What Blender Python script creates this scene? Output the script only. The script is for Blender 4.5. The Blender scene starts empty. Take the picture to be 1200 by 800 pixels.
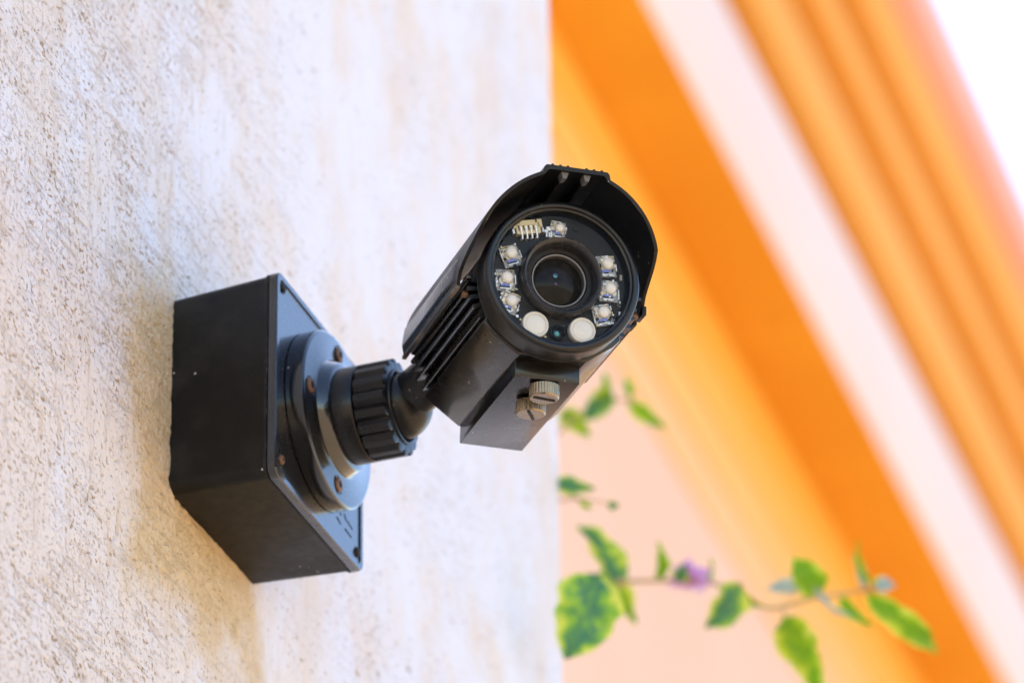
import bpy, bmesh, math, random
import numpy as np
from mathutils import Matrix, Vector

random.seed(7)
sc = bpy.context.scene
col = sc.collection
R = math.radians
H0 = 2.70                      # height of the junction box centre above the ground

# ------------------------------------------------------------------ camera
AZ, PIT, ROLL, TX, TY, DIST = -0.34496, 0.52312, -0.01628, -0.13100, -0.04464, 2.23909
fw = np.array([math.sin(AZ) * math.cos(PIT), math.cos(AZ) * math.cos(PIT), math.sin(PIT)])
r0 = np.array([math.cos(AZ), -math.sin(AZ), 0.0]); u0 = np.cross(r0, fw)
cr = math.cos(ROLL) * r0 + math.sin(ROLL) * u0
cu = -math.sin(ROLL) * r0 + math.cos(ROLL) * u0
CP = -DIST * fw - TX * cr - TY * cu + np.array([0, 0, H0])
cam = bpy.data.cameras.new('camera'); cam_o = bpy.data.objects.new('camera', cam); col.objects.link(cam_o)
m = Matrix.Identity(4)
for i in range(3):
    m[i][0] = cr[i]; m[i][1] = cu[i]; m[i][2] = -fw[i]; m[i][3] = CP[i]
cam_o.matrix_world = m
cam.sensor_width = 36; cam.lens = 180; cam.clip_start = 0.05; cam.clip_end = 2000
cam.dof.use_dof = True; cam.dof.focus_distance = 2.105; cam.dof.aperture_fstop = 9.4
sc.camera = cam_o
FPX = 6000.0
def at(px, py, depth):          # a point at a chosen distance from the lens
    return Vector(CP + fw * depth + cr * (px - 600) / FPX * depth + cu * (400 - py) / FPX * depth)

# ------------------------------------------------------------------ sky, sun, exposure
SUN_EL, SUN_AZ = R(58), R(-34)          # azimuth measured from +Y towards +X
w = bpy.data.worlds.new('World'); sc.world = w; w.use_nodes = True
nt = w.node_tree; nt.nodes.clear()
sky = nt.nodes.new('ShaderNodeTexSky'); sky.sky_type = 'NISHITA'; sky.sun_disc = False
sky.sun_elevation = SUN_EL; sky.sun_rotation = SUN_AZ
sky.air_density = 1.0; sky.dust_density = .5; sky.ozone_density = 1.0
bg = nt.nodes.new('ShaderNodeBackground'); bg.inputs['Strength'].default_value = 0.15
wo = nt.nodes.new('ShaderNodeOutputWorld')
nt.links.new(sky.outputs[0], bg.inputs[0]); nt.links.new(bg.outputs[0], wo.inputs[0])
sun = bpy.data.lights.new('sun', 'SUN'); sun.energy = 3.8; sun.angle = R(0.53); sun.color = (1, .95, .87)
sun_o = bpy.data.objects.new('sun', sun); col.objects.link(sun_o)
sd = Vector((math.sin(SUN_AZ) * math.cos(SUN_EL), math.cos(SUN_AZ) * math.cos(SUN_EL), math.sin(SUN_EL)))
sun_o.rotation_euler = (-sd).to_track_quat('-Z', 'Y').to_euler(); sun_o.location = (0, 0, 12)
sc.view_settings.view_transform = 'Standard'; sc.view_settings.look = 'None'
sc.view_settings.gamma = 1; sc.view_settings.use_curve_mapping = False
sc.view_settings.exposure = 1.55
sc.render.engine = 'CYCLES'
sc.cycles.use_denoising = True; sc.cycles.adaptive_threshold = .02
sc.cycles.max_bounces = 8; sc.cycles.diffuse_bounces = 4

# ------------------------------------------------------------------ helpers
def tag(o, label, cat=None, group=None, kind=None):
    if label: o['label'] = label
    if cat: o['category'] = cat
    if group: o['group'] = group
    if kind: o['kind'] = kind
    return o
def empty(name, loc):
    o = bpy.data.objects.new(name, None); col.objects.link(o); o.location = loc; o.empty_display_size = .02
    return o
def mesh(name, verts, faces, mat, parent=None, smooth=35, mats=None, midx=None, recalc=True, bevel=0):
    me = bpy.data.meshes.new(name)
    me.from_pydata([tuple(v) for v in verts], [], faces)
    if midx is not None: me.polygons.foreach_set('material_index', midx)
    if recalc or bevel:
        bm = bmesh.new(); bm.from_mesh(me)
        if recalc: bmesh.ops.recalc_face_normals(bm, faces=bm.faces)
        if bevel:
            es = [e for e in bm.edges if len(e.link_faces) == 2 and e.calc_face_angle(0) > R(40)]
            bmesh.ops.bevel(bm, geom=es, offset=bevel, segments=2, profile=.5, affect='EDGES')
        bm.to_mesh(me); bm.free()
    for mm in (mats or [mat]): me.materials.append(mm)
    if smooth:
        me.polygons.foreach_set('use_smooth', [True] * len(me.polygons))
        me.set_sharp_from_angle(angle=R(smooth))
    me.update()
    o = bpy.data.objects.new(name, me); col.objects.link(o)
    if parent: o.parent = parent
    return o
class Geo:                       # collects shapes for ONE mesh
    def __init__(s): s.v = []; s.f = []; s.m = []
    def add(s, v, f, mi=0):
        b = len(s.v); s.v += [Vector(p) for p in v]; s.f += [tuple(i + b for i in q) for q in f]; s.m += [mi] * len(f)
    def box(s, c, h, mi=0, M=None):
        vs = [Vector((c[0] + sx * h[0], c[1] + sy * h[1], c[2] + sz * h[2])) for sx in (-1, 1) for sy in (-1, 1) for sz in (-1, 1)]
        if M: vs = [M @ p for p in vs]
        s.add(vs, [(0, 1, 3, 2), (4, 6, 7, 5), (0, 4, 5, 1), (2, 3, 7, 6), (0, 2, 6, 4), (1, 5, 7, 3)], mi)
    def lathe(s, prof, n, axis='y', c=(0, 0, 0), mi=0, M=None, rfun=None, cap0=False, cap1=False):
        vs = []
        for k, (a, r) in enumerate(prof):
            for i in range(n):
                t = 2 * math.pi * i / n; rr = r if rfun is None else rfun(k, t, r)
                p, q = rr * math.cos(t), rr * math.sin(t)
                P = {'x': (a, p, q), 'y': (p, a, q), 'z': (p, q, a)}[axis]
                vs.append(Vector(P) + Vector(c))
        if M: vs = [M @ p for p in vs]
        fs = [(k * n + i, k * n + (i + 1) % n, (k + 1) * n + (i + 1) % n, (k + 1) * n + i) for k in range(len(prof) - 1) for i in range(n)]
        if cap0: fs.append(tuple(range(n)))
        if cap1: fs.append(tuple((len(prof) - 1) * n + i for i in range(n)))
        s.add(vs, fs, mi)
    def loft(s, secs, mi=0, cap=True, closed=True):
        n = len(secs[0]); vs = [p for q in secs for p in q]
        fs = [(k * n + i, k * n + (i + 1) % n, (k + 1) * n + (i + 1) % n, (k + 1) * n + i) for k in range(len(secs) - 1) for i in range(n if closed else n - 1)]
        if cap: fs.append(tuple(range(n))); fs.append(tuple((len(secs) - 1) * n + i for i in range(n)))
        s.add(vs, fs, mi)
    def tube(s, pts, rads, n=10, mi=0):
        pts = [Vector(p) for p in pts]; secs = []
        for i, p in enumerate(pts):
            d = (pts[min(i + 1, len(pts) - 1)] - pts[max(i - 1, 0)]).normalized()
            a = d.orthogonal().normalized() if i == 0 else (pa - d * pa.dot(d)).normalized()
            pa = a; b = d.cross(a)
            secs.append([p + (a * math.cos(2 * math.pi * k / n) + b * math.sin(2 * math.pi * k / n)) * rads[i] for k in range(n)])
        s.loft(secs, mi)
    def build(s, name, mat, parent=None, smooth=35, mats=None, bevel=0):
        return mesh(name, s.v, s.f, mat, parent, smooth, mats, s.m if mats else None, True, bevel)
def rrect(hy, hz, rad, n=5):
    out = []
    for cy, cz, a0 in ((hy - rad, hz - rad, 0), (-hy + rad, hz - rad, 90), (-hy + rad, -hz + rad, 180), (hy - rad, -hz + rad, 270)):
        for k in range(n + 1):
            t = R(a0 + 90 * k / n); out.append((cy + rad * math.cos(t), cz + rad * math.sin(t)))
    return out

# ------------------------------------------------------------------ materials
class NT:
    def __init__(s, name):
        s.mat = bpy.data.materials.new(name); s.mat.use_nodes = True
        s.t = s.mat.node_tree; s.b = s.t.nodes['Principled BSDF']; s.out = s.t.nodes['Material Output']
    def n(s, typ, **kw):
        o = s.t.nodes.new(typ)
        for k, v in kw.items():
            if k.startswith('i_'):
                key = k[2:]; o.inputs[int(key) if key.isdigit() else key.replace('_', ' ')].default_value = v
            else: setattr(o, k, v)
        return o
    def l(s, a, b): s.t.links.new(a, b)
    def coord(s, scale=(1, 1, 1), rot=(0, 0, 0)):
        tc = s.n('ShaderNodeTexCoord'); mp = s.n('ShaderNodeMapping'); mp.inputs['Scale'].default_value = scale; mp.inputs['Rotation'].default_value = rot
        s.l(tc.outputs['Object'], mp.inputs['Vector']); return mp.outputs['Vector']
    def noise(s, vec, scale, detail=4, rough=.55, dist=0):
        o = s.n('ShaderNodeTexNoise', i_Scale=scale, i_Detail=detail, i_Roughness=rough, i_Distortion=dist)
        s.l(vec, o.inputs['Vector']); return o.outputs['Fac']
    def ramp(s, fac, lo, hi, a=0., b=1.):
        o = s.n('ShaderNodeMapRange', i_1=lo, i_2=hi, i_3=a, i_4=b); o.interpolation_type = 'SMOOTHSTEP'
        s.l(fac, o.inputs[0]); return o.outputs[0]
    def math(s, op, a, b=None):
        o = s.n('ShaderNodeMath', operation=op)
        for i, v in enumerate((a, b)):
            if v is None: continue
            if isinstance(v, (int, float)): o.inputs[i].default_value = v
            else: s.l(v, o.inputs[i])
        return o.outputs[0]
    def mix(s, fac, a, b):
        o = s.n('ShaderNodeMix', data_type='RGBA')
        if isinstance(fac, (int, float)): o.inputs[0].default_value = fac
        else: s.l(fac, o.inputs[0])
        for i, v in ((6, a), (7, b)):
            if isinstance(v, tuple): o.inputs[i].default_value = (*v, 1)
            else: s.l(v, o.inputs[i])
        return o.outputs[2]
    def bump(s, h, strength, dist):
        o = s.n('ShaderNodeBump', i_Strength=strength, i_Distance=dist); s.l(h, o.inputs['Height']); s.l(o.outputs[0], s.b.inputs['Normal']); return o

def black_paint(name, base=(.0045, .0042, .0042), dusty=(.012, .0105, .0095), r0=.30, r1=.46, specks=.6, wear=True, coat=0., bump=.12, spec=.4):
    q = NT(name); v = q.coord()
    n1 = q.noise(v, 35, 5, .6); n2 = q.noise(v, 260, 3); n3 = q.noise(v, 900, 2)
    c = q.mix(q.ramp(n1, .42, .72), base, dusty)
    scr = q.noise(q.coord((900, 60, 500), (.3, .4, .2)), 1, 2)
    c = q.mix(q.math('MULTIPLY', q.ramp(scr, .72, .78), .13), c, (.16, .14, .12))
    vo = q.n('ShaderNodeTexVoronoi', i_Scale=170.); q.l(v, vo.inputs['Vector'])
    sp = q.math('MULTIPLY', q.math('LESS_THAN', vo.outputs['Distance'], .085), q.ramp(q.noise(v, 60, 2), .56, .6))
    c = q.mix(q.math('MULTIPLY', sp, specks), c, (.55, .5, .43))
    if wear:
        bv = q.n('ShaderNodeBevel', i_Radius=.0006); bv.samples = 2
        ge = q.n('ShaderNodeNewGeometry'); dp = q.n('ShaderNodeVectorMath', operation='DOT_PRODUCT')
        q.l(bv.outputs[0], dp.inputs[0]); q.l(ge.outputs['Normal'], dp.inputs[1])
        e = q.math('MULTIPLY', q.ramp(dp.outputs['Value'], .985, .93), q.ramp(q.noise(v, 130, 4, .7), .53, .62))
        c = q.mix(q.math('MULTIPLY', e, .4), c, (.30, .25, .21))
    q.l(c, q.b.inputs['Base Color'])
    q.l(q.ramp(q.math('ADD', q.math('MULTIPLY', n1, .7), q.math('MULTIPLY', n2, .3)), .35, .65, r0, r1), q.b.inputs['Roughness'])
    q.b.inputs['Specular IOR Level'].default_value = spec; q.b.inputs['Coat Weight'].default_value = coat; q.b.inputs['Coat Roughness'].default_value = .10; q.b.inputs['Coat IOR'].default_value = 1.65 if coat > .9 else 1.45
    q.bump(n3, bump, .0003)
    return q.mat
def simple(name, colr, rough=.5, metal=0., spec=.5, nscale=80, var=.15, bump=0.):
    q = NT(name); v = q.coord(); n = q.noise(v, nscale, 4)
    lo = tuple(x * (1 - var) for x in colr); hi = tuple(min(1, x * (1 + var)) for x in colr)
    q.l(q.mix(n, lo, hi), q.b.inputs['Base Color'])
    q.l(q.ramp(n, .3, .7, max(0, rough - .06), rough + .08), q.b.inputs['Roughness'])
    q.b.inputs['Metallic'].default_value = metal; q.b.inputs['Specular IOR Level'].default_value = spec
    if bump: q.bump(q.noise(v, nscale * 4, 3), bump, .0005)
    return q.mat

M_body = black_paint('black painted aluminium', base=(.0035, .0033, .0032), dusty=(.009, .0078, .007), r0=.25, r1=.34, spec=.3, coat=.45)
M_barrel = black_paint('black anodised ring', base=(.022, .022, .024), dusty=(.04, .04, .042), r0=.2, r1=.32, specks=.3, wear=False)
M_glint = simple('pale lens edge', (.20, .19, .18), .3)
M_hood = black_paint('black hood paint', base=(.003, .003, .003), dusty=(.007, .0065, .006), r0=.38, r1=.5, spec=.3)
M_plastic = black_paint('black box plastic', base=(.004, .004, .0038), dusty=(.017, .0162, .0142), r0=.40, r1=.56, specks=.9, spec=.28)
M_gloss = black_paint('black satin enamel', base=(.008, .008, .009), dusty=(.013, .013, .013), r0=.2, r1=.3, specks=.5, coat=1., wear=False, spec=.1)
M_knob = black_paint('black ribbed plastic', base=(.004, .004, .0045), dusty=(.009, .009, .009), r0=.24, r1=.36, specks=.5, wear=False, spec=.35)
M_rubber = black_paint('black bezel plastic', base=(.005, .005, .0053), dusty=(.011, .011, .011), r0=.26, r1=.4, specks=.35, spec=.4)
M_pcb = black_paint('black circuit board', base=(.009, .007, .006), dusty=(.022, .017, .014), r0=.5, r1=.7, specks=.5, wear=False)
M_inner = simple('dark lens tunnel', (.06, .055, .052), .45)
M_brass = simple('worn brass', (.30, .23, .15), .3, 1., nscale=400, var=.4)
M_slot = simple('dark slot', (.01, .009, .008), .6)
M_rust = simple('rusty screw', (.22, .12, .07), .55, .6, nscale=900, var=.5, bump=.4)
M_silver = simple('bright solder metal', (.92, .87, .78), .3, .35, nscale=900, var=.3)
M_gold = simple('gilt contact', (.62, .50, .28), .35, .4, nscale=900, var=.3)
M_cream = simple('cream diode lens', (.82, .79, .73), .15, nscale=700, var=.12)
M_violet = simple('violet diode sheen', (.20, .18, .34), .12, .6, nscale=900, var=.3)  # violet-blue colour painted in for the reflection on each diode
M_pack = simple('grey clear package', (.30, .28, .25), .25, .3, nscale=1500, var=.6)
M_conn = simple('cream connector plastic', (.60, .52, .31), .45, nscale=500, var=.12)
M_ledw = simple('white diffuser', (.60, .585, .52), .35, nscale=400, var=.10)
M_teal = simple('teal sensor lens', (.10, .38, .40), .1, nscale=700, var=.3)
M_print = simple('white board print', (.35, .33, .30), .6, nscale=900)
M_mark = simple('raised dark mark', (.03, .025, .03), .38, nscale=900)

q = NT('lens glass'); v = q.coord()
q.l(q.mix(q.ramp(q.noise(v, 180, 3), .4, .7), (.012, .012, .011), (.022, .019, .019)), q.b.inputs['Base Color'])
q.b.inputs['Roughness'].default_value = .03; q.b.inputs['IOR'].default_value = 1.2; M_lens = q.mat
q = NT('painted lens glint'); v = q.coord(); lw = q.n('ShaderNodeLayerWeight', i_Blend=.35)
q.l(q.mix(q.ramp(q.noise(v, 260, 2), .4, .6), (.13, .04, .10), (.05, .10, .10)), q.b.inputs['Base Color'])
q.b.inputs['Metallic'].default_value = .8; q.b.inputs['Roughness'].default_value = .12; M_lens_glint = q.mat

def clear_glass(name, rough=.02, ior=1.13):
    q = NT(name); q.t.nodes.remove(q.b)
    fr = q.n('ShaderNodeFresnel', i_IOR=ior); tr = q.n('ShaderNodeBsdfTransparent'); gl = q.n('ShaderNodeBsdfGlossy', i_Roughness=rough)
    tr.inputs[0].default_value = (.93, .93, .92, 1); mx = q.n('ShaderNodeMixShader')
    q.l(fr.outputs[0], mx.inputs[0]); q.l(tr.outputs[0], mx.inputs[1]); q.l(gl.outputs[0], mx.inputs[2]); q.l(mx.outputs[0], q.out.inputs['Surface'])
    return q.mat
M_glass = clear_glass('front window glass', .05)
M_clear = clear_glass('clear diode epoxy', .03)

# plaster wall: white lime paint over tan render, pitted and trowelled
q = NT('limewashed plaster'); v = q.coord()
sx = q.n('ShaderNodeSeparateXYZ'); q.l(v, sx.inputs[0])
dens = q.noise(v, 9, 3, .6)
bias = q.ramp(sx.outputs[1], .08, -.15, -.03, .05)
pit = q.math('ADD', q.noise(q.coord((1, 1, 1.2), (R(-30), 0, 0)), 400, 1, .5), bias); pit2 = q.noise(q.coord((1, 1, 1.9), (R(-12), 0, 0)), 130, 3, .6)
str1 = q.noise(q.coord((1, 1, 9), (R(-9), 0, 0)), 34, 5, .7); str2 = q.noise(q.coord((1, 4.5, .8), (R(8), 0, 0)), 36, 5, .7)
m1 = q.ramp(q.math('ADD', pit, q.math('MULTIPLY', dens, .30)), .77, .88)
m2 = q.ramp(q.math('ADD', pit2, q.math('MULTIPLY', dens, .2)), .735, .83)
m3 = q.math('MULTIPLY', q.ramp(str1, .50, .66), q.ramp(dens, .36, .56))
m4 = q.math('MULTIPLY', q.ramp(str2, .52, .68), q.ramp(dens, .62, .46))
rough_ = q.ramp(sx.outputs[1], .13, -.10, .3, 1.)
streak = q.math('MULTIPLY', q.math('MAXIMUM', m3, m4), rough_)
low = q.ramp(q.math('ADD', sx.outputs[1], sx.outputs[2]), H0 + .12, H0 - .30, 0., .16)       # more tan towards the lower left
big = q.ramp(q.math('ADD', q.noise(q.coord((1, 1, .6)), 15, 5, .7), low), .40, .68)
c = q.mix(q.math('MULTIPLY', big, .75), (.70, .71, .785), (.69, .60, .525))
c = q.mix(q.math('MULTIPLY', streak, .5), c, (.54, .40, .27))
pm = q.math('MAXIMUM', m1, m2)
c = q.mix(q.math('MULTIPLY', pm, q.ramp(q.noise(v, 55, 2), .32, .68, .12, .85)), c, (.36, .225, .105))
# tan mortar round the box, with its warm shadow tone painted in
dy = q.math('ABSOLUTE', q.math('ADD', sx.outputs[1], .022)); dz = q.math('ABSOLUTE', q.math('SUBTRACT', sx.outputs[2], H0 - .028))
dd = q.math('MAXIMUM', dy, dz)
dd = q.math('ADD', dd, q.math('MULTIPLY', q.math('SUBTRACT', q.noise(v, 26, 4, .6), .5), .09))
mort_shade = q.ramp(dd, .092, .050)
c = q.mix(q.math('MULTIPLY', mort_shade, .8), c, q.mix(q.noise(v, 210, 3), (.47, .31, .115), (.70, .52, .28)))
q.l(c, q.b.inputs['Base Color']); q.b.inputs['Roughness'].default_value = .86; q.b.inputs['Specular IOR Level'].default_value = .25
h = q.math('SUBTRACT', 1.0, q.math('ADD', q.math('MULTIPLY', pm, .55), q.math('MULTIPLY', streak, .35)))
h = q.math('ADD', h, q.math('MULTIPLY', q.noise(v, 380, 3, .65), q.math('MULTIPLY', rough_, .75))); h = q.math('ADD', h, q.math('MULTIPLY', q.noise(v, 30, 3), .9))
h = q.math('ADD', h, q.math('MULTIPLY', q.math('MULTIPLY', mort_shade, q.noise(v, 190, 3, .6)), .9))
ds = q.n('ShaderNodeDisplacement', i_Midlevel=1.2, i_Scale=.0015); q.l(h, ds.inputs['Height']); q.l(ds.outputs[0], q.out.inputs['Displacement'])
q.mat.displacement_method = 'BOTH'; M_wall = q.mat

def paint(name, a, b, scale=3, rough=.75):
    q = NT(name); v = q.coord()
    q.l(q.mix(q.ramp(q.noise(v, scale, 5, .6), .35, .7), a, b), q.b.inputs['Base Color']); q.b.inputs['Roughness'].default_value = rough
    q.b.inputs['Specular IOR Level'].default_value = .3; q.bump(q.noise(v, 120, 4), .25, .002); return q.mat
M_peach = paint('peach wall paint', (.84, .535, .37), (.85, .56, .40))
M_orange = paint('orange cornice paint', (.75, .295, .012), (.83, .365, .022))
M_orange2 = paint('light orange moulding paint', (.82, .36, .055), (.84, .38, .07))
M_glow = [paint('frieze paint', a_, b_) for a_, b_ in (((.83, .41, .04), (.84, .44, .05)), ((.835, .45, .075), (.845, .47, .09)), ((.84, .485, .14), (.85, .505, .16)), ((.84, .51, .23), (.85, .535, .26)))]  # four graded tints painted in for the warm glow under the soffit
M_white = paint('white fascia paint', (.78, .64, .59), (.80, .67, .62))
M_pink = paint('pale pink roof edge paint', (.80, .47, .45), (.81, .50, .48))
M_tile = paint('clay roof tile', (.45, .2, .1), (.38, .16, .09), 8)
M_ground = paint('sandy paving', (.49, .345, .21), (.43, .30, .18), 1.2, .9)

# ------------------------------------------------------------------ ground
g = Geo(); g.add([(-120, -120, 0), (120, -120, 0), (120, 120, 0), (-120, 120, 0)], [(0, 1, 2, 3)])
tag(g.build('ground', M_ground, smooth=0), 'sandy paved ground below the walls', kind='structure')

# ------------------------------------------------------------------ near plaster wall (fine mesh where it shows)
WE = 0.466                                   # the wall's far corner
ys = list(np.linspace(-3.2, -.27, 24)) + list(np.arange(-.262, WE - .010, .0021)) + [WE - .006, WE - .0025, WE]
zs = list(np.linspace(0, H0 - .27, 22)) + list(np.arange(H0 - .262, H0 + .60, .0024)) + list(np.linspace(H0 + .62, H0 + 2.6, 14))
ny, nz = len(ys), len(zs)
V = []; F = []
def edge_round(y):                            # softly rounded arris
    d = WE - y
    return -.006 * (1 - d / .01) ** 2 if d < .01 else 0.0
for z in zs:
    for y in ys: V.append((edge_round(y), y, z))
for j in range(nz - 1):
    for i in range(ny - 1):
        a = j * ny + i; F.append((a, a + 1, a + ny + 1, a + ny))
b = len(V); XB = -.74                         # end face, back, top
for z in zs: V.append((XB, WE, z))
for j in range(nz - 1): F.append((j * ny + ny - 1, b + j, b + j + 1, (j + 1) * ny + ny - 1))
b2 = len(V); V += [(XB, -3.2, zs[0]), (XB, -3.2, zs[-1])]
F.append((0, (nz - 1) * ny, b2 + 1, b2)); F.append(tuple([(nz - 1) * ny + i for i in range(ny)] + [b + nz - 1, b2 + 1]))
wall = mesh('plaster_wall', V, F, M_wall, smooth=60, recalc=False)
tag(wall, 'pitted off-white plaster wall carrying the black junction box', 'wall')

# ------------------------------------------------------------------ orange house behind (runs parallel to the wall)
HA = R(-2.7); HZ = float(CP[2]); HX = 0.0; HY = 6.0      # the facade turns 2.7 degrees away from the near wall; offsets are measured from the standpoint
he = Vector((math.cos(HA), -math.sin(HA), 0)); hd = Vector((math.sin(HA), math.cos(HA), 0))
ZS = 2.6; HB = -.4337 * ZS
house = empty('orange_house', Vector((CP[0], CP[1], 0)) + he * HB + hd * HY); house.rotation_euler.z = -HA
tag(house, 'blurred orange house with stepped cornice and pale fascia behind the plaster wall', 'house')
Y0, Y1 = 2.35, 30.0
def slab(name, x0, x1, z0, z1, mat, bevel=.004, y0=Y0, y1=Y1):
    g = Geo(); g.box(((x0 + x1) / 2 - HB, (y0 + y1) / 2 - HY, (z0 + z1) / 2), ((x1 - x0) / 2, (y1 - y0) / 2, (z1 - z0) / 2))
    return g.build(name, mat, house, bevel=bevel)
rho = dict(S=.4337, W1=.3927, W2=.3660, G1=.3602, G2=.3442, G3=.3283, P1=.3098, SK=.2937)
xw = HX - rho['S'] * ZS                       # wall face
slab('wall', xw - .35, xw, 0, HZ + ZS, M_peach)
for k in range(4): slab('glow_band', xw - .02, xw + .016 - .0035 * k, HZ + ZS - .058 * (k + 1) + .001, HZ + ZS - .058 * k - .001, M_glow[k], bevel=.003)  # added strips that carry the painted glow down the wall
xf = HX - rho['W1'] * ZS                      # fascia face
zt = HZ + (HX - xf) / rho['W2']
slab('soffit', xw - .35, xf - .0015, HZ + ZS, zt - .02, M_orange)
slab('fascia', xf - .06, xf, HZ + ZS + .003, zt, M_white)
xk, zk = xf, zt
for k, (lo, hi, step) in enumerate((('G1', 'G2', .010), ('G2', 'G3', .012), ('G3', 'P1', .012))):
    xk2 = xk + step; z1 = HZ + (HX - xk2) / rho[hi]
    slab('groove', xw - .3, xk - .12, zk + .002, zk + .044, M_orange, bevel=.002)      # recessed joint under each moulding
    slab('moulding', xw - .3, xk2, zk + .046, z1, M_orange2, bevel=.008)
    xk, zk = xk2, z1
xk2 = xk + .03; z1 = HZ + (HX - xk2) / rho['SK']
slab('roof_edge', xw - .3, xk2, zk + .002, z1, M_pink, bevel=.012)
g = Geo(); zr = z1 + .004
xr = xk2 - .04 - HB
g.add([(xr, Y0 - HY, zr), (xr, Y1 - HY, zr), (-4, Y1 - HY, zr + .9), (-4, Y0 - HY, zr + .9), (-4, Y1 - HY, zr - .3), (-4, Y0 - HY, zr - .3)],
      [(0, 1, 2, 3), (0, 3, 5), (1, 4, 2), (3, 2, 4, 5)])
g.build('roof', M_tile, house, smooth=0)

# ------------------------------------------------------------------ junction box
box = empty('junction_box', (0, 0, H0)); tag(box, 'square black junction box fixed to the plaster wall under the camera bracket', 'junction box')
def rr_sec(x, h, rad): return [Vector((x, y, z)) for y, z in rrect(h, h, rad)]
g = Geo(); g.loft([rr_sec(-.004, .0479, .005), rr_sec(.001, .0480, .005), rr_sec(.0448, .0495, .0048), rr_sec(.0455, .0500, .0048), rr_sec(.0466, .0500, .0048), rr_sec(.0468, .0490, .0045)])
g.build('box_body', M_plastic, box)
g = Geo(); g.loft([rr_sec(.0466, .0485, .004), rr_sec(.0468, .0497, .0048), rr_sec(.0473, .0502, .005), rr_sec(.0506, .0502, .005), rr_sec(.0511, .0497, .0046),
                   rr_sec(.0511, .0472, .003), rr_sec(.0504, .0469, .003)])
lid = g.build('box_lid', M_gloss, box)
def screw(parent, c, rad, mat, name='screw', M=None, ang=.3):
    g = Geo()
    g.lathe([(-.001, rad), (.0006, rad), (.0012, rad * .8), (.0012, rad * .45), (.0004, rad * .4)], 20, 'x', c, 0, cap1=True)
    for a in (ang, ang + math.pi / 2):
        rot = Matrix.Translation(Vector(c)) @ Matrix.Rotation(a, 4, 'X')
        g.box((.0011, 0, 0), (.0003, rad * .5, rad * .11), 1, rot)
    g.lathe([(-.0002, rad * 1.05), (.0003, rad * 1.28), (-.0002, rad * 1.3)], 20, 'x', c, 2)
    return g.build(name, None, parent, mats=[mat, M_slot, M_slot])
for sy, sz, mt in ((-.0428, .0445, M_slot), (-.0428, -.0400, M_rust), (.0440, -.0420, M_slot), (.0430, .0430, M_slot)):
    screw(lid, (.0504, sy, sz), .0021, mt, ang=random.random())
for (ya, za, yb, zb, th) in ((.0207, -.0358, .0252, -.0373, .0008), (.0302, -.0370, .0377, -.0377, .0008), (.0217, -.0311, .0261, -.0326, .0006),
                             (.0291, -.0299, .0316, -.0325, .0005), (.0326, -.0320, .0392, -.0332, .0006)):
    d = Vector((0, yb - ya, zb - za)); L = d.length; an = math.atan2(d.z, d.y)
    g = Geo(); g.box((0, 0, 0), (.0002, L / 2, th * .45), 0, Matrix.Translation((.0505, (ya + yb) / 2, (za + zb) / 2)) @ Matrix.Rotation(an, 4, 'X'))
    g.build('embossed_mark', M_knob, lid, bevel=.0002)

# ------------------------------------------------------------------ security camera: bracket
XF = .0503
sec = empty('security_camera', (XF, 0, H0)); tag(sec, 'black bullet security camera with sun hood on a swivel bracket', 'security camera')
def off(prof): return [(a - XF, r) for a, r in prof]
g = Geo(); g.lathe(off([(.0504, .030), (.0504, .0390), (.0508, .0397), (.0583, .0397), (.0590, .0391), (.0592, .0380), (.0592, .0275), (.0597, .0262), (.0640, .0240), (.0646, .0232), (.0646, .015)]), 72, 'x')
fl = g.build('mounting_flange', M_gloss, sec, 40)
for a in (90, 180, 270, 0):
    screw(fl, (.0592 - XF, .0322 * math.cos(R(a)), .0322 * math.sin(R(a))), .0033, M_rust, ang=random.random() * 1.5)
g = Geo(); g.lathe(off([(.0640, .017), (.0640, .0208), (.0646, .0214), (.0728, .0214), (.0734, .0210), (.0736, .0195)]), 64, 'x')
g.build('locking_collar', M_knob, sec)
NF = 18
def flute(k, t, r):
    if k in (2, 3): return r * (1.0 - .085 * (max(0, math.cos(t * NF)) ** 1.2 if math.cos(t * NF) > 0 else 0) * 1.0 + .012 * (math.cos(t * NF) < -.2))
    return r
g = Geo(); g.lathe(off([(.0737, .012), (.0737, .0192), (.0743, .0212), (.0882, .0212), (.0888, .0196), (.0888, .0168), (.0896, .0166), (.0898, .0158), (.0890, .0152), (.0870, .0150)]), NF * 10, 'x', rfun=flute)
g.build('clamp_ring', M_knob, sec, 30)
# swivel elbow
bc = Vector((.0878 - XF, 0, 0))
g = Geo(); prof = [(.0700 - XF, .0142)] + [(bc.x + .0146 * math.sin(t), .0146 * math.cos(t)) for t in np.linspace(0, math.pi / 2 - .02, 16)]
g.lathe(prof, 48, 'x', cap1=True, cap0=True); g.build('swivel_ball', M_knob, sec)

# ------------------------------------------------------------------ security camera: head
yaw, pitch, roll = R(36.574), R(8.673), R(-.216)
HM = Matrix.Rotation(yaw, 4, 'Z') @ Matrix.Rotation(pitch, 4, 'X') @ Matrix.Rotation(roll, 4, 'Y')
HO = Vector((.196411, -.094141, -.009629)) - Vector((XF, 0, 0))     # centre of the front window, from the bracket base
def head(o):
    o.matrix_local = Matrix.Translation(HO) @ HM; return o
mm = .001
def P(pts): return [Vector(p) * mm for p in pts]
rear = Matrix.Translation(HO) @ HM @ Vector((-.008, .1035, .010))
g = Geo(); g.tube([bc + (rear - bc) * .0, bc + (rear - bc) * .3, bc + (rear - bc) * .7, rear + (rear - bc) * .04], [.0105, .0105, .0100, .0100], 32)
g.build('bracket_arm', M_knob, sec)

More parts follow.
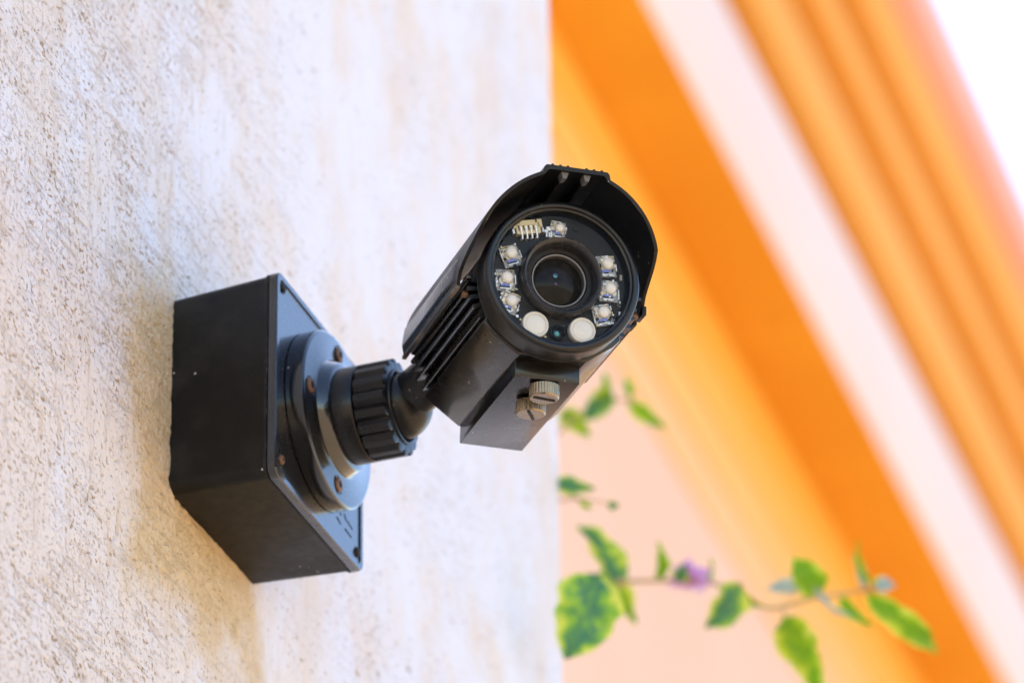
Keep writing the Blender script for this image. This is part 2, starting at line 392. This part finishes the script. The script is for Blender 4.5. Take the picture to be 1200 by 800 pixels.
half = [(0, 32), (12, 30), (22, 23), (28.5, 14), (31, 4), (31, -6), (30, -12), (28.4, -16.5), (29.6, -19.4), (26.3, -22.8), (14.6, -31.2), (13.8, -38.9)]
sect = [(x, z) for x, z in half] + [(-x, z) for x, z in reversed(half[1:])]
g = Geo(); g.loft([P([(x * .985, 13.6, z * .985) for x, z in sect if z > -32]), P([(x, 14.2, z) for x, z in sect if z > -32]), P([(x, 103.2, z) for x, z in sect if z > -32])])
hs = head(g.build('camera_housing', M_body, sec, 25, bevel=.0004))
g = Geo(); g.box((0, .0612, -.0349), (.0138, .042, .00398)); g.build('bottom_rail', M_body, hs, bevel=.00025)
for sgn in (-1, 1):
    for (x, z) in ((36.6, -1.0), (36.6, -4.9), (35.8, -8.7), (34.0, -12.6), (31.2, -16.8)):
        g = Geo(); a = math.atan2(z * .9, x); ca, sa = math.cos(a), math.sin(a); ro = x / ca; zc = z - math.tan(a) * x
        secs = []
        for yy in (14.6, 102.9 + random.uniform(-.5, .3)):
            secs.append(P([(sgn * (rr_ * ca - hh * sa), yy, rr_ * sa + zc + hh * ca) for rr_, hh in ((27, .85), (ro - .5, .85), (ro, .45), (ro, -.45), (ro - .5, -.85), (27, -.85))]))
        g.loft(secs); g.build('cooling_fin', M_body, hs, 40)
# thumb screws under the rail
def thumb(y, ang, x=.0):
    g = Geo(); n = 90
    def kn(k, t, r): return r * (1 - (.05 if k in (2, 3) else 0) * (.5 + .5 * math.cos(t * 30)) ** .7)
    g.lathe([(-.0385, .0022), (-.0402, .0022), (-.0402, .0064), (-.0450, .0064), (-.0457, .0058), (-.0457, 0.0001)], n, 'z', (x, y, 0), 0, rfun=kn)
    g.box((0, 0, 0), (.0048, .0006, .0003), 1, Matrix.Translation((x, y, -.0458)) @ Matrix.Rotation(ang, 4, 'Z'))
    o = g.build('thumb_screw', None, hs, 28, mats=[M_brass, M_slot]); return o
thumb(.0233, R(8)); thumb(.0428, R(62))
# front bezel
g = Geo(); g.lathe([(.0150, .0300), (.0150, .0322), (.0128, .0330), (.0125, .0324), (.0121, .0330), (.0022, .0333), (.0008, .0331), (.0002, .0327), (-.0003, .0320), (-.0004, .0308), (-.0001, .0303), (.0008, .0300), (.0010, .0292), (.0018, .0289), (.0062, .0284)], 96, 'y')
bz = head(g.build('front_bezel', M_rubber, sec, 50))
# circuit board face
g = Geo(); g.lathe([(.0058, .0120), (.0052, .0122), (.0052, .0282), (.0060, .0284)], 72, 'y')
fp = head(g.build('circuit_board', M_pcb, sec))
YF = .0052
def led(x, z, rot, sc_=1.0):
    g = Geo(); Mx = Matrix.Translation((x * mm, YF, z * mm)) @ Matrix.Rotation(R(rot), 4, 'Y') @ Matrix.Diagonal((1.38 * sc_, .9, 1.40 * sc_, 1))
    g.box((0, -.0005, 0), (.0029, .0005, .0033), 5, Mx)
    g.box((.0003, -.0008, .0006), (.0020, .0004, .0020), 1, Mx)
    for k in range(4):          # bright chips put in as broken highlights along the package edge
        for part_ in range(2):
            Rm = Mx @ Matrix.Rotation(R(90 * k), 4, 'Y') @ Matrix.Translation((random.uniform(-.0018, .0018), -.0013, .0030))
            g.box((0, 0, 0), (random.uniform(.0004, .0011), .0006, .00014), random.choice((0, 0, 2, 1)), Rm)
    for a in range(9):          # tilted chips coloured as glints of the reflector cup
        Rm = Mx @ Matrix.Translation((.0002, -.0013, .0002)) @ Matrix.Rotation(R(40 * a + random.uniform(-12, 12)), 4, 'Y') @ Matrix.Translation((0, 0, random.uniform(.0019, .0027))) @ Matrix.Rotation(R(random.uniform(-40, 60)), 4, 'X') @ Matrix.Rotation(R(random.uniform(-40, 40)), 4, 'Z')
        g.box((0, 0, 0), (random.uniform(.0003, .0009), .0002, random.uniform(.0002, .0006)), random.choice((0, 0, 2, 3, 4)), Rm)
    g.lathe([(-.0010, .0018), (-.0018, .0017), (-.0024, .0012), (-.0027, .0002)], 20, 'y', (.0006, 0, .0009), 2, Mx, cap1=True)
    g.lathe([(-.0012, .0021), (-.0019, .0020), (-.0012, .0018)], 20, 'y', (.0006, 0, .0009), 0, Mx)
    g.box((-.0003, -.0014, -.0015), (.0014, .0003, .0004), 3, Mx)
    g.box((-.0003, -.0014, -.0021), (.0015, .0003, .0002), 4, Mx)
    g.box((-.0002, -.0015, -.0026), (.0017, .0003, .00016), 0, Mx)
    for k in range(9):
        g.box((random.uniform(-.003, .0034), -.0014, random.uniform(-.0036, .0034)), (random.uniform(.00015, .0004), .0004, random.uniform(.00015, .0004)), random.choice((0, 0, 1, 2, 4)), Mx)
    return g.build('infrared_diode', None, fp, 30, mats=[M_silver, M_gold, M_cream, M_violet, M_slot, M_pack])
for x, z, r_ in ((-1.4, 21.7, 4), (19.7, 8.4, -8), (21.0, -2.4, -2), (18.6, -13.4, -16), (-21.2, 7.4, -22), (-23.2, -3.6, -4), (-21.4, -13.2, 14)):
    led(x, z, r_, .8 if z > 20 else 1.0)
for x, z in ((-10.4, -21.9), (9.7, -21.8)):
    g = Geo(); g.lathe([(YF, .0057), (YF - .0018, .0057), (YF - .0029, .0055), (YF - .0032, .0051), (YF - .0029, .0046), (YF - .0027, .0044), (YF - .0030, .0030), (YF - .0031, .0001)], 36, 'y', (x * mm, 0, z * mm))
    g.build('white_diode', M_ledw, fp)
g = Geo(); c_ = (-.0003, 0, -.0236)
g.lathe([(YF, .0034), (YF - .0014, .0033), (YF - .0017, .0029), (YF - .0010, .0021), (YF - .0003, .0019)], 28, 'y', c_, 0)
g.lathe([(YF - .0001, .0020), (YF - .0003, .0012)], 20, 'y', c_, 0)
g.lathe([(YF - .0003, .0012), (YF - .0007, .0009), (YF - .0009, .0002)], 20, 'y', (c_[0] - .0003, 0, c_[2] - .0002), 1, cap1=True)
g.build('light_sensor', None, fp, mats=[M_rubber, M_teal])
# pin connector
Mx = Matrix.Translation((-.0144, YF, .0200)) @ Matrix.Rotation(R(-12), 4, 'Y')
g = Geo()
g.box((0, -.0012, .0002), (.0052, .0012, .0024), 0, Mx); g.box((0, -.0016, .0026), (.0034, .0010, .0011), 0, Mx)
for sx_ in (-1, 1):
    g.box((sx_ * .0053, -.0014, .0022), (.0010, .0010, .0017), 0, Mx); g.box((sx_ * .0064, -.0012, -.0006), (.0004, .0008, .0010), 1, Mx)
for k in range(4):
    xx = -.0032 + k * .00215
    g.box((xx, -.0025, -.0012), (.00028, .00025, .0024), 1, Mx); g.box((xx - .0009, -.00245, .0004), (.00022, .0001, .0012), 2, Mx)
    g.box((xx, -.0012, -.0038), (.00034, .0011, .00045), 1, Mx)
g.build('pin_connector', None, fp, 30, mats=[M_conn, M_silver, M_slot])
g = Geo(); Mx = Matrix.Translation((-.0064, YF, .0205))
for a, b, hx, hz in ((0, 0, .0008, .0006), (.0011, .0012, .0010, .0008), (.0002, -.0016, .0003, .0010), (.0013, -.0014, .0003, .0010), (.0022, -.0012, .0004, .0012)):
    g.box((a, -.0007, b), (hx, .0007, hz), 0, Mx)
g.build('chip_resistor', M_silver, fp, 30)
def text(body, x, z, size, rot, name):
    cu_ = bpy.data.curves.new(name, 'FONT'); cu_.body = body; cu_.size = size; cu_.extrude = .00004; cu_.align_x = 'CENTER'; cu_.align_y = 'CENTER'; cu_.resolution_u = 2
    t = bpy.data.objects.new(name, cu_); col.objects.link(t)
    me = bpy.data.meshes.new_from_object(t); bpy.data.objects.remove(t)
    me.materials.clear(); me.materials.append(M_print)
    o = bpy.data.objects.new(name, me); col.objects.link(o); o.parent = fp
    o.matrix_local = Matrix.Translation((x * mm, YF - .0001, z * mm)) @ Matrix.Rotation(R(rot), 4, 'Y') @ Matrix.Rotation(R(90), 4, 'X')
text('SUCCA VLF', 25.4, -3.6, .0020, 84, 'board_lettering')
text('C1', 23.6, -15.2, .0022, 70, 'board_lettering')
for (x, z, w_, h_, mt) in ((26.3, 4.5, .5, 1.2, M_print), (26.0, -11.5, .35, .8, M_silver), (-17.6, -18.8, .5, .35, M_silver), (-16.3, -19.8, .35, .5, M_gold), (6.5, 23.4, .9, .6, M_slot), (-5.6, -26, .5, .3, M_gold), (15.6, -20.6, .3, .3, M_gold)):
    g = Geo(); g.box((x * mm, YF - .0004, z * mm), (w_ * mm, .0004, h_ * mm)); g.build('chip_component', mt, fp, 30)
# lens
g = Geo(); g.lathe([(.0060, .0176), (.0010, .0174), (-.0002, .0170), (-.0010, .0164), (-.0006, .0154), (.0012, .0144), (.0020, .0142), (.0060, .0138)], 72, 'y')
lb = head(g.build('lens_barrel', M_barrel, sec, 50))
g = Geo(); g.lathe([(.0058, .0139), (.0062, .0128), (.0068, .0119), (.0062, .0117), (.0060, .0112), (.0068, .0108), (.0090, .0106)], 64, 'y'); g.build('lens_ring', M_inner, lb, 30)
g = Geo(); g.lathe([(.0061, .01165), (.0056, .0115), (.0056, .0111), (.0062, .0109)], 64, 'y'); g.build('lens_rim', M_glint, lb, 60)
g = Geo(); g.lathe([(.0086 - .0028 * (1 - (k / 9) ** 2), .0109 * k / 9 + 1e-5) for k in range(10)], 48, 'y', cap0=True); g.build('lens_glass', M_lens, lb, 60)
for (x, z, rr_, ) in ((-1.6, 2.0, 1.0), (-1.3, -1.6, .55)):  # coloured discs painted in as reflections on the lens
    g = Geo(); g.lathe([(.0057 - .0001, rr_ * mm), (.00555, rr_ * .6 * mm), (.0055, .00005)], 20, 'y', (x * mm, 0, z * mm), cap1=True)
    if rr_ < 1.5: g.build('painted_glint', M_lens_glint, lb)
g = Geo(); g.lathe([(.0024, .0172), (.0024, .0289), (.0032, .0289), (.0032, .0172), (.0024, .0172)], 72, 'y')
head(g.build('front_window', M_glass, sec))
# sun hood
def hood_profile(R0, inner=False):
    pts = []
    a_end = math.asin(3.8 / R0)
    for k in range(19):
        a = -a_end + (math.pi / 2 - R(21) + a_end) * k / 18
        pts.append((R0 * math.cos(a), R0 * math.sin(a)))
    zt_ = 40.8 - (1.7 if inner else 0); wr = 13.9 - (1.4 if inner else 0)
    pts += [(wr, zt_ - .9), (wr - .9, zt_)]
    if not inner:
        for xr in (10.5, 7.2, 4.0):
            pts += [(xr + .7, zt_ + .05), (xr + .35, zt_ + .6), (xr - .35, zt_ + .6), (xr - .7, zt_ + .05)]
    else:
        for xr in (10.5, 7.2, 4.0): pts += [(xr + .7, zt_), (xr + .35, zt_), (xr - .35, zt_), (xr - .7, zt_)]
    return pts + [(-x, z) for x, z in reversed(pts)]
po, pi_ = hood_profile(40.4), hood_profile(38.9, True)
def yfront(z):
    if z > 13: return -8.0 - 9.5 * min(1, (z - 13) / 26) ** .8
    if z > 3: return -8.0 + 22 * ((13 - z) / 10) ** 1.1
    return 14.0 + (3 - z) * .6
def yback(z): return 104.0 - (2.5 if z < 2 else 0) + .0
n = len(po); tt = [0, .1, .25, .45, .7, 1]
secs_o = [[Vector((x, yfront(z) + (yback(z) - yfront(z)) * t, z)) * mm for x, z in po] for t in tt]
secs_i = [[Vector((x, yfront(zo) + .15 + (yback(zo) - yfront(zo) - .3) * t, z)) * mm for (x, z), (xo, zo) in zip(pi_, po)] for t in tt]
vs_ = [p for s_ in secs_o + secs_i for p in s_]; fs_ = []; K = len(tt)
for k in range(K - 1):
    for i in range(n - 1):
        fs_.append((k * n + i, k * n + i + 1, (k + 1) * n + i + 1, (k + 1) * n + i))
        o2 = K * n; fs_.append((o2 + k * n + i, o2 + (k + 1) * n + i, o2 + (k + 1) * n + i + 1, o2 + k * n + i + 1))
for k in (0, K - 1):
    for i in range(n - 1): fs_.append((k * n + i, k * n + i + 1, K * n + k * n + i + 1, K * n + k * n + i))
for i in (0, n - 1):
    for k in range(K - 1): fs_.append((k * n + i, (k + 1) * n + i, K * n + (k + 1) * n + i, K * n + k * n + i))
hood = head(mesh('sun_hood', vs_, fs_, M_hood, sec, 38))
M_scuff = black_paint('scuffed hood edge', base=(.006, .006, .006), dusty=(.20, .15, .10), r0=.4, r1=.5)
M_tab = simple('grey tab plastic', (.11, .11, .11), .5, nscale=300, var=.3)  # paler grey for the front ends of the hood rails
for x in (-4.6, 4.9):
    for (ya, yb, mt, nm) in ((-15.6, -10.5, M_tab, 'hood_tab'), (-10.4, 60, M_hood, 'hood_rail')):
        g = Geo(); secs = []
        for yy in (ya, yb):
            secs.append(P([(x - 1.7, yy, 39.5), (x + 1.7, yy, 39.5), (x + .8, yy + .4, 36.6), (x - .8, yy + .4, 36.6)]))
        g.loft(secs); g.build(nm, mt, hood, 30)
for sgn in (-1, 1):           # raised side panel
    secs = []
    for yy in (21, 23, 101, 102.5):
        ins = .0 if yy in (23, 101) else -.7
        secs.append(P([(sgn * (40.4 + (.7 + ins) * (0 < k < 8)) * math.cos(a_), yy, (40.4 + (.7 + ins) * (0 < k < 8)) * math.sin(a_)) for k, a_ in enumerate(np.linspace(R(-1), R(15), 9))] +
                      [(sgn * 39.8 * math.cos(a_), yy, 39.8 * math.sin(a_)) for a_ in (R(15), R(-1))]))
    g = Geo(); g.loft(secs); g.build('hood_side_panel', M_body, hood, 30)
for sgn in (-1, 1):           # lower lip of the hood with its clip steps
    for y0_, y1_, th, mt in (((15, 24, 2.0, M_hood), (28, 36, 1.5, M_hood), (37, 101, .9, M_hood)) if sgn > 0 else ((16, 101.2, .8, M_scuff),)):
        g = Geo(); g.box((sgn * .0400, (y0_ + y1_) / 2 * mm, -.0042), (.0009, (y1_ - y0_) / 2 * mm, th * mm)); g.build('hood_lip', mt, hood, 30, bevel=.0003)
    g = Geo(); g.lathe([(-.001, .0015), (.0012, .0014), (.0016, .0008)], 14, 'x', (sgn * .0366, .0185, -.0062), cap0=True, cap1=True)
    g.build('hood_clip', M_rust, hood, 30)
    g = Geo(); g.box((sgn * .0362, .0150, -.0006), (.0014, .0030, .0009)); g.build('hood_clip', M_body, hood, 30, bevel=.0003)

# ------------------------------------------------------------------ bougainvillea at the wall's corner
def leaf_mat(name, dark, mid, edge):
    q = NT(name); uv = q.n('ShaderNodeUVMap'); sx = q.n('ShaderNodeSeparateXYZ'); q.l(uv.outputs[0], sx.inputs[0])
    ac = q.math('ABSOLUTE', q.math('SUBTRACT', q.math('MULTIPLY', sx.outputs[0], 2), 1))
    v = q.coord(); nn = q.noise(v, 75, 5, .7)
    k = q.math('ADD', q.math('MULTIPLY', ac, .75), q.math('MULTIPLY', q.math('SUBTRACT', nn, .47), 2.4))
    c = q.mix(q.ramp(k, .25, .6), dark, mid); c = q.mix(q.ramp(k, .55, .85), c, edge)
    rib = q.ramp(ac, .07, .02); c = q.mix(q.math('MULTIPLY', rib, .4), c, mid)
    q.l(c, q.b.inputs['Base Color']); q.b.inputs['Roughness'].default_value = .35
    tr = q.n('ShaderNodeBsdfTranslucent'); q.l(c, tr.inputs[0]); mx = q.n('ShaderNodeMixShader', i_0=.55)
    q.l(q.b.outputs[0], mx.inputs[1]); q.l(tr.outputs[0], mx.inputs[2]); q.l(mx.outputs[0], q.out.inputs['Surface'])
    vein = q.n('ShaderNodeTexWave', i_Scale=5., i_Distortion=2.); q.l(uv.outputs[0], vein.inputs['Vector']); q.bump(vein.outputs['Fac'], .2, .0006)
    return q.mat
M_leafD = leaf_mat('variegated leaf', (.07, .23, .11), (.24, .50, .045), (.70, .76, .10))
M_leafL = leaf_mat('lime leaf', (.17, .39, .012), (.40, .60, .015), (.72, .76, .09))
M_leafP = leaf_mat('pale young leaf', (.30, .42, .38), (.50, .60, .52), (.60, .62, .40))
M_bract = leaf_mat('magenta bract', (.82, .42, .78), (.90, .64, .89), (.92, .74, .91))
M_stem = simple('brown green stem', (.50, .36, .18), .6, nscale=200, var=.3)
plant = empty('bougainvillea_plant', (-.16, .62, 0)); tag(plant, 'blurred bougainvillea with variegated leaves and a magenta bloom beside the wall corner', 'plant')
PO = Vector((-.16, .62, 0))
def leaf(b, t, width, mat, name='leaf', fold=.35, droop=.12, twist=0., shape=1.0):
    b = Vector(b) - PO; t = Vector(t) - PO; ax = t - b; L = ax.length; ax.normalize()
    view = (Vector(CP) - PO - (b + t) / 2).normalized()
    side = ax.cross(view).normalized(); side = Matrix.Rotation(twist, 4, ax) @ side; nrm = side.cross(ax).normalized()
    ns, nw = 14, 3; vs, uvs, fs = [], [], []; ph = random.uniform(0, 6.28); curl = random.uniform(-.25, .25)
    for i in range(ns + 1):
        s_ = i / ns
        wv = width / 2 * (math.sin(math.pi * min(1, s_ ** .72 * .96 + .02)) ** .85) * (1 - .25 * s_)
        wv *= 1 + .09 * math.sin(9.0 * s_ + ph) + .06 * math.sin(23 * s_ + 2 * ph)
        if i == ns: wv = width * .01
        cen = b + ax * (L * s_) + nrm * (L * droop * math.sin(math.pi * s_)) + side * (L * curl * .5 * s_ * s_ * (1 - s_) * 2)
        for j in range(-nw, nw + 1):
            u_ = j / nw
            vs.append(cen + side * (wv * u_) + nrm * (abs(u_) * wv * fold + .11 * width * math.sin(13 * s_ + 2.5 * u_ + ph) * abs(u_))); uvs.append((u_ / 2 + .5, s_))
    W = 2 * nw + 1
    for i in range(ns):
        for j in range(W - 1): fs.append((i * W + j, i * W + j + 1, (i + 1) * W + j + 1, (i + 1) * W + j))
    o = mesh(name, vs, fs, mat, plant, 0, recalc=False); me = o.data
    me.polygons.foreach_set('use_smooth', [True] * len(me.polygons))
    ul = me.uv_layers.new(name='UVMap')
    for lp in me.loops: ul.data[lp.index].uv = uvs[lp.vertex_index]
    return o
TWIG = []
def px_leaf(b, t, wpx, d, mat, dd=0., **kw):
    dB = d; dT = d + dd
    if TWIG:
        B_ = at(*b, dB); near = min(TWIG, key=lambda p: (p - B_).length); gap = (near - B_).length
        if .002 < gap < .05: stem([near, near.lerp(B_, .5) + Vector((0, 0, .12 * gap)), B_], .0007, .0006, 'petiole')
    return leaf(at(*b, dB), at(*t, dT), wpx / FPX * d, mat, **kw)
def stem(pts, r0_, r1_, name='stem'):
    pts = [Vector(p) - PO for p in pts]; k = len(pts)
    fine = []
    for i in range(k - 1):
        p0, p1, p2, p3 = pts[max(i - 1, 0)], pts[i], pts[i + 1], pts[min(i + 2, k - 1)]
        for s_ in np.linspace(0, 1, 6, endpoint=False):
            fine.append(.5 * ((2 * p1) + (-p0 + p2) * s_ + (2 * p0 - 5 * p1 + 4 * p2 - p3) * s_ ** 2 + (-p0 + 3 * p1 - 3 * p2 + p3) * s_ ** 3))
    fine.append(pts[-1])
    if name == 'branch': TWIG.extend(p + PO for p in fine)
    g = Geo(); g.tube(fine, [r0_ + (r1_ - r0_) * i / (len(fine) - 1) for i in range(len(fine))], 8); return g.build(name, M_stem, plant)
stem([(-.16, .62, 0), (-.17, .66, .7), (-.14, .60, 1.5), (-.17, .64, 2.2), (-.12, .62, 2.75), (-.15, .66, 3.25)], .011, .005, 'trunk')
D = 2.76
main = [(-.17, .64, 2.78), tuple(at(600, 690, 2.92)), tuple(at(648, 684, 2.84)), tuple(at(668, 684, D + .02)), tuple(at(720, 681, D)), tuple(at(775, 680, D)), tuple(at(815, 680, D)), tuple(at(860, 690, D)), tuple(at(900, 712, D)), tuple(at(955, 700, D)), tuple(at(1005, 692, D)), tuple(at(1040, 690, D))]
stem(main, 0.0017, .0008, 'branch')
px_leaf((702, 674), (662, 772), 92, 2.58, M_leafD, .0, fold=.12, droop=.06)
px_leaf((728, 690), (677, 616), 44, D, M_leafD, .02, fold=.5, twist=.5)
px_leaf((700, 672), (746, 730), 40, D + .03, M_leafL, -.01, fold=.4, twist=-.4)
px_leaf((772, 678), (770, 634), 22, D, M_leafL, fold=.5, twist=.6)
px_leaf((826, 684), (833, 652), 12, D, M_leafL, twist=.9)
px_leaf((868, 684), (826, 736), 50, D - .02, M_leafD, fold=.4, twist=-.3)
px_leaf((842, 686), (882, 700), 14, D, M_leafL, twist=.7)
px_leaf((868, 690), (905, 714), 11, D, M_leafL, twist=.8)
px_leaf((795, 682), (803, 660), 22, D - .01, M_leafD)
for a, L_, tw in ((20, 30, .2), (80, 24, -.4), (150, 22, .5), (205, 24, .1), (320, 26, -.3), (355, 30, .6)):
    px_leaf((806, 678), (806 + 1.0 * L_ * math.cos(R(a)), 676 - 1.05 * L_ * math.sin(R(a)) * .9), 31, D + .005, M_bract, -.01, name='bract', twist=tw, fold=.2)
px_leaf((938, 688), (898, 690), 24, D, M_leafP, twist=.3)
px_leaf((962, 694), (929, 652), 46, D - .01, M_leafL, fold=.35)
px_leaf((955, 686), (1006, 726), 14, D - .02, M_leafP, twist=1.0)
px_leaf((918, 722), (962, 822), 52, D - .01, M_leafL, .03, fold=.35, droop=-.12)
px_leaf((1016, 696), (1099, 766), 38, D - .01, M_leafL, .02, fold=.4, droop=.14)
px_leaf((985, 700), (1024, 732), 22, D, M_leafL, twist=.5)
px_leaf((1012, 688), (1000, 652), 17, D, M_leafP, twist=.4)
px_leaf((1020, 684), (1006, 632), 14, D - .01, M_leafL, droop=-.25, twist=.7)
px_leaf((1026, 684), (1050, 686), 20, D - .01, M_leafP)
px_leaf((1024, 688), (1036, 674), 14, D + .01, M_leafL)
D2 = 2.72
stem([(-.17, .64, 2.80), tuple(at(590, 600, 2.92)), tuple(at(646, 588, 2.80)), tuple(at(676, 584, D2)), tuple(at(718, 590, D2))], .0013, .0005, 'branch')
px_leaf((650, 566), (698, 572), 24, D2, M_leafD, fold=.4); px_leaf((712, 592), (726, 592), 13, D2, M_leafD); px_leaf((680, 588), (694, 596), 10, D2, M_leafL)
D3 = 2.95
stem([(-.16, .66, 2.95), tuple(at(600, 540, 3.0)), tuple(at(650, 510, D3)), tuple(at(690, 480, D3)), tuple(at(735, 468, D3)), tuple(at(760, 476, D3))], .0014, .0005, 'branch')
px_leaf((704, 482), (708, 432), 18, D3, M_leafL, twist=.5); px_leaf((716, 458), (682, 492), 34, D3, M_leafD); px_leaf((658, 480), (692, 512), 28, D3, M_leafL)
px_leaf((738, 466), (731, 440), 15, D3, M_leafL, twist=.4); px_leaf((736, 472), (782, 502), 22, D3, M_leafL)
for k in range(26):              # the rest of the plant, round the corner
    zz = random.uniform(1.2, 3.2); a = random.uniform(0, 6.28)
    b_ = Vector((-.16, .64, zz)) + Vector((math.cos(a), math.sin(a), 0)) * random.uniform(.01, .10); b_.y = max(b_.y, .52); b_.x = min(b_.x, -.09)
    t_ = b_ + Vector((math.cos(a) * .03, abs(math.sin(a)) * .03, -.025)); leaf(b_, t_, .022, random.choice((M_leafD, M_leafL)), twist=random.uniform(-1, 1))
